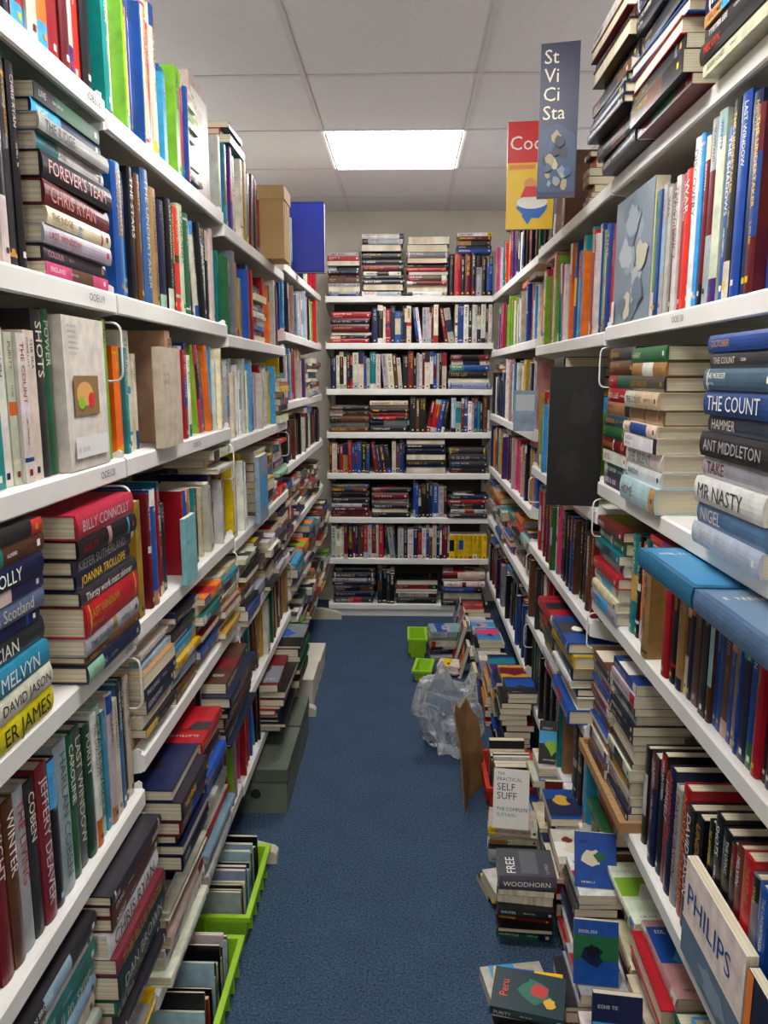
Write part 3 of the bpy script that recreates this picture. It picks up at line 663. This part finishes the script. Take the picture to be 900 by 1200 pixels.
# ---------------------------------------------------------------- build books
cam_loc=Vector((0,0,1.5)); TH=math.atan(160/901); PS=math.radians(1.6)
CM=T4(cam_loc)@RZ(PS)@RX(math.pi/2-TH); CI=CM.inverted()
BV=[];BF=[]
for b in BOOKS:
    v_,f_=boxg(0,0,0,b['D'],b['T'],b['H']); n=len(BV)
    BV+=[b['M']@Vector(p) for p in v_]; BF+=[tuple(i+n for i in q) for q in f_]
tree=BVHTree.FromPolygons(BV,BF)
for bi,b in enumerate(BOOKS):
    vis=0
    M=b['M']; pts=[]
    for a in (.2,.5,.8):
        for c in (.1,.4,.7,.95): pts.append(((0,a*b['T'],c*b['H']),(-1,0,0),b['T']*b['H']/12))
        for c in (.1,.5,.9):
            for yy,nn in ((0,-1),(b['T'],1)): pts.append(((a*b['D'],yy,c*b['H']),(0,nn,0),b['D']*b['H']/9))
            for zz,nn in ((0,-1),(b['H'],1)): pts.append(((a*b['D'],c*b['T'],zz),(0,0,nn),b['D']*b['T']/9))
    M3=M.to_3x3()
    for p,nl,ar in pts:
        w_=M@Vector(p); pc=CI@w_; dep=-pc.z
        if dep<.2: continue
        u=450+901*pc.x/dep; v=600-901*pc.y/dep
        if not(0<u<900 and 0<v<1200): continue
        dr=(w_-cam_loc); dist=dr.length; dr.normalize()
        cs=-(M3@Vector(nl)).dot(dr)
        if cs<=0: continue
        h=tree.ray_cast(cam_loc,dr,dist+.01)
        if h[2] is not None and h[2]//6==bi: vis+=ar*cs/dist**2
    b['score']=vis
BOOKS.sort(key=lambda b:-b['score'])
cnt={True:0,False:0}; stuff=[]
LIM=300; npart=0
def cname(c):
    if c in C: return NAMES.get(c,c)
    r_,g_,bl,_=lin(c); L=.3*r_+.6*g_+.1*bl; mxx=max(r_,g_,bl); mn=min(r_,g_,bl)
    if mxx-mn<.06 or (mxx-mn)/max(mxx,.01)<.25: return 'white' if L>.55 else 'grey' if L>.12 else 'black' if L<.03 else 'dark grey'
    if r_>=g_ and r_>=bl:
        if g_>.55*r_ and bl<.4*r_: return 'yellow' if L>.4 else 'olive brown'
        if bl>.6*r_: return 'pink'
        return 'red' if L>.05 and g_<.3*r_ else 'brown'
    if bl>=g_: return 'blue' if L>.06 else 'dark blue'
    return 'green' if L>.1 else 'dark green'
for b in BOOKS:
    hb=bool(b['hb'])
    if b['score']<=0 or cnt[hb]>=LIM: stuff.append(b); continue
    cnt[hb]+=1
    nm='hardback_book' if hb else 'paperback_book'
    lab='%s %s with %s lettering, %s'%(cname(b['col']),'hardback' if hb else 'paperback',cname(b['tcol']),b['state'])
    if b['title']=='-' or len(lab.split())>12: lab='%s %s with printed cover, %s'%(cname(b['col']),'hardback' if hb else 'paperback',b['state'])
    cv,cf,ck=covergeo(b); pv,pf=pagegeo(b)
    iv,i_f,ik=inkgeo(b,True,npart<300)
    if npart<300:
        npart+=1
        E=mkobj(nm,None,None,b['M'],lab,'book',b['group'])
        mkobj('cover',mkmesh('cover',cv,cf,M_COVER,ck),E)
        mkobj('page_block',mkmesh('page_block',pv,pf,M_PAGE),E)
        if i_f: mkobj('cover_lettering',mkmesh('cover_lettering',iv,i_f,M_INK,ik),E)
    else:
        V,F=join([(cv,cf),(iv,i_f),(pv,pf)])
        K=ck+ik+[(1,1,1,1)]*len(pf)
        mkobj(nm,mkmesh(nm,V,F,[M_COVER,M_PAGE],K,[0]*(len(cf)+len(i_f))+[1]*len(pf)),None,b['M'],lab,'book',b['group'])
for hb in (True,False):
    V=[];F=[];K=[];MI=[]
    for b in stuff:
        if bool(b['hb'])!=hb: continue
        for kk,(gg,mi) in enumerate(((covergeo(b)[:3],0),(inkgeo(b,False,False),0),(pagegeo(b)+(None,),1))):
            v_,f_,k_=gg; n=len(V)
            V+=[tuple(b['M']@Vector(p)) for p in v_]; F+=[tuple(i+n for i in q) for q in f_]
            K+=k_ if k_ is not None else [(1,1,1,1)]*len(f_); MI+=[mi]*len(f_)
    nm='hardback_books' if hb else 'paperback_books'
    mkobj(nm,mkmesh(nm,V,F,[M_COVER,M_PAGE],K,MI),None,None,'remaining %s packed along the distant shelves'%('hardbacks' if hb else 'paperbacks'),'books',kind='stuff')
# ---------------------------------------------------------------- other things
def filebox(x0,y0,w,l,h,mb,ml,label,z0=0,hole=True):
    E=mkobj('storage_box',None,None,T4((x0,y0,z0)),label,'box')
    gs=[boxg(0,0,0,w,l,h-.03)]
    for i in range(3): gs.append(boxg(w,l*(i+.5)/3-.002,.01,w+.0015,l*(i+.5)/3+.002,h-.05))
    v,f=join(gs); mkobj('body',mkmesh('body',v,f,mb),E)
    v,f=join([boxg(-.004,-.004,h-.045,w+.004,l+.004,h),boxg(.02,-.006,h-.03,.05,-.004,h-.018)]); mkobj('lid',mkmesh('lid',v,f,ml),E)
    if hole:
        c=[(.5*w+.018*math.cos(t*math.pi/8),-.0045,h*.45+.018*math.sin(t*math.pi/8)) for t in range(16)]
        mkobj('finger_hole',mkmesh('finger_hole',c,[tuple(range(16))],M_HOLE_SHADE),E)  # flat dark disc, paints the shade inside the hole
filebox(-.62,2.44,.215,.32,.165,M_FILE,M_FILED,'grey green lidded storage box on the carpet')
filebox(-.62,2.78,.215,.26,.165,M_FILE,M_FILED,'grey green lidded storage box behind another')
filebox(-.62,3.32,.2,.24,.13,M_BEIGE,M_BEIGE,'beige lidded cardboard box under the shelves')
filebox(-.62,3.6,.2,.26,.11,M_BEIGE,M_BEIGE,'low beige cardboard box under the shelves')
filebox(-.66,2.88,.22,.15,.25,M_TAN,M_TAN,'tan cardboard box standing on the top shelf',1.9155,False)
def flap(u,v_): return (u,.02*math.sin(u/.21*math.pi)+.05*(v_/.36)**2,v_)
edge=[(0,0),(.10,0),(.20,0),(.21,.12),(.205,.26),(.18,.29),(.16,.35),(.10,.33),(.06,.36),(.02,.35),(0,.22)]
cx,cy=.1,.17
F0=[flap(*p) for p in edge]+[flap(cx,cy)]; n=len(edge)
V=F0+[(a,b_+.006,c) for a,b_,c in F0]; F=[]
for i in range(n):
    j=(i+1)%n; F.append((i,j,n)); F.append((j+n+1,i+n+1,2*n+1)); F.append((i,i+n+1,j+n+1,j))
mkobj('cardboard_sheet',mkmesh('cardboard_sheet',V,F,M_CARD),None,T4((.215,2.46,.003))@RZ(math.radians(66)),'torn brown cardboard flap standing beside the red crate','cardboard')
import bmesh
bm=bmesh.new(); bmesh.ops.create_icosphere(bm,subdivisions=6,radius=1)
for v_ in bm.verts:
    p=v_.co.copy()
    r1_=1-abs(noise.noise(Vector((p.x*1.6,p.y*1.6,p.z*.8))+Vector((5,1,2)))*2.2)
    k=.66+.26*r1_+.3*noise.noise(p*.9+Vector((3,1,5)))
    q=Vector((p.x*.16*k,p.y*.105*k,p.z*.17*k+.125))
    q.x+=.03*noise.noise(p*1.4+Vector((9,2,2))); q.z+=.05*noise.noise(p*1.7+Vector((1,8,3)))
    if p.z>.2: q.z+=.07*max(0,noise.noise(p*2.2))*2*p.z; q.x*=1+.3*p.z
    if q.z<.002: q.z=.002
    v_.co=q
me=bpy.data.meshes.new('plastic_bag'); bm.to_mesh(me); bm.free(); me.materials.append(M_BAG)
me.polygons.foreach_set('use_smooth',[True]*len(me.polygons))
mkobj('plastic_bag',me,None,T4((.19,2.93,0)),'crumpled clear plastic bag lying on blue carpet','plastic bag')
# ---------------------------------------------------------------- room
def struct(name,g,mat,label):
    v,f=g; mkobj(name,mkmesh(name,v,f,mat),None,None,label,'room',kind='structure')
X0,X1,Y0,Y1,ZC=-1.75,1.75,-2.2,5.03,2.5
struct('floor',boxg(X0-.1,Y0-.1,-.05,X1+.1,Y1+.1,0),M_CARPET,'blue loop pile carpet floor of the aisle')
struct('ceiling',boxg(X0-.1,Y0-.1,ZC+.004,X1+.1,Y1+.1,ZC+.05),M_CEIL,'suspended ceiling of pale square tiles')
struct('wall_back',boxg(X0,Y1,0,X1,Y1+.1,ZC+.004),M_WALL,'off white painted end wall')
struct('wall_left',boxg(X0-.1,Y0,0,X0,Y1,ZC+.004),M_WALL,'off white painted side wall behind shelves')
struct('wall_right',boxg(X1,Y0,0,X1+.1,Y1,ZC+.004),M_WALL,'off white painted side wall behind shelves')
struct('wall_front',boxg(X0,Y0-.1,0,X1,Y0,ZC+.004),M_WALL,'off white painted wall at the aisle entrance')
i=1
for k in range(-4,4):
    xx=.245+.6*k
    if X0<xx<X1:
        struct('trim_%d'%i,boxg(xx-.009,Y0,ZC+.001,xx+.009,Y1,ZC+.003),M_TBAR,'pale metal ceiling grid bar'); i+=1
for k in range(-10,4):
    yy=3.42+.6*k
    if Y0<yy<Y1:
        struct('trim_%d'%i,boxg(X0,yy-.009,ZC+.0005,X1,yy+.009,ZC+.003),M_TBAR,'pale metal ceiling grid bar'); i+=1
for yy in (3.42,1.02,-1.38):
    E=mkobj('ceiling_light_panel',None,None,T4((-.355,yy,ZC-.0)),'square recessed fluorescent light panel glowing white','ceiling light')
    v,f=boxg(.012,.012,-.002,.588,.588,.002); mkobj('diffuser',mkmesh('diffuser',v,f,M_EMIT),E)
    v,f=join([boxg(.0105,.0105,-.0055,.5895,.018,-.0025),boxg(.0105,.582,-.0055,.5895,.5895,-.0025),boxg(.0105,.018,-.0055,.018,.582,-.0025),boxg(.582,.018,-.0055,.5895,.582,-.0025)])
    mkobj('frame',mkmesh('frame',v,f,M_TBAR),E)
for xx in (-1.3,1.3):  # invented lamps, hidden past the shelves, added to light the ceiling from below
    for y0_ in (-1.9,.2,2.4):
        E=mkobj('added_fill_lamp',None,None,T4((xx,y0_,2.08)),'unseen tube lamp added to brighten the ceiling','ceiling light')
        v,f=tube([(0,0,0),(0,2.0,0)],.016,10); mkobj('tube',mkmesh('tube',v,f,M_FILL_TUBE),E)
        v,f=join([boxg(-.02,-.03,-.02,.02,-.002,.02),boxg(-.02,2.002,-.02,.02,2.03,.02)]); mkobj('end_cap',mkmesh('end_cap',v,f,M_METAL),E)
        for yy in (-.016,2.016):
            v,f=tube([(0,yy,.02),(0,yy,.42)],.002,6); mkobj('hanger',mkmesh('hanger',v,f,M_METAL),E)
w=bpy.data.worlds.new('w'); scene.world=w; w.use_nodes=True; w.node_tree.nodes['Background'].inputs[0].default_value=(.5,.5,.5,1); w.node_tree.nodes['Background'].inputs[1].default_value=.2
cd=bpy.data.cameras.new('camera'); cd.sensor_fit='HORIZONTAL'; cd.sensor_width=36; cd.lens=36*901/900; cd.clip_start=.05
co=bpy.data.objects.new('camera',cd); COL.objects.link(co); co.matrix_world=CM; scene.camera=co
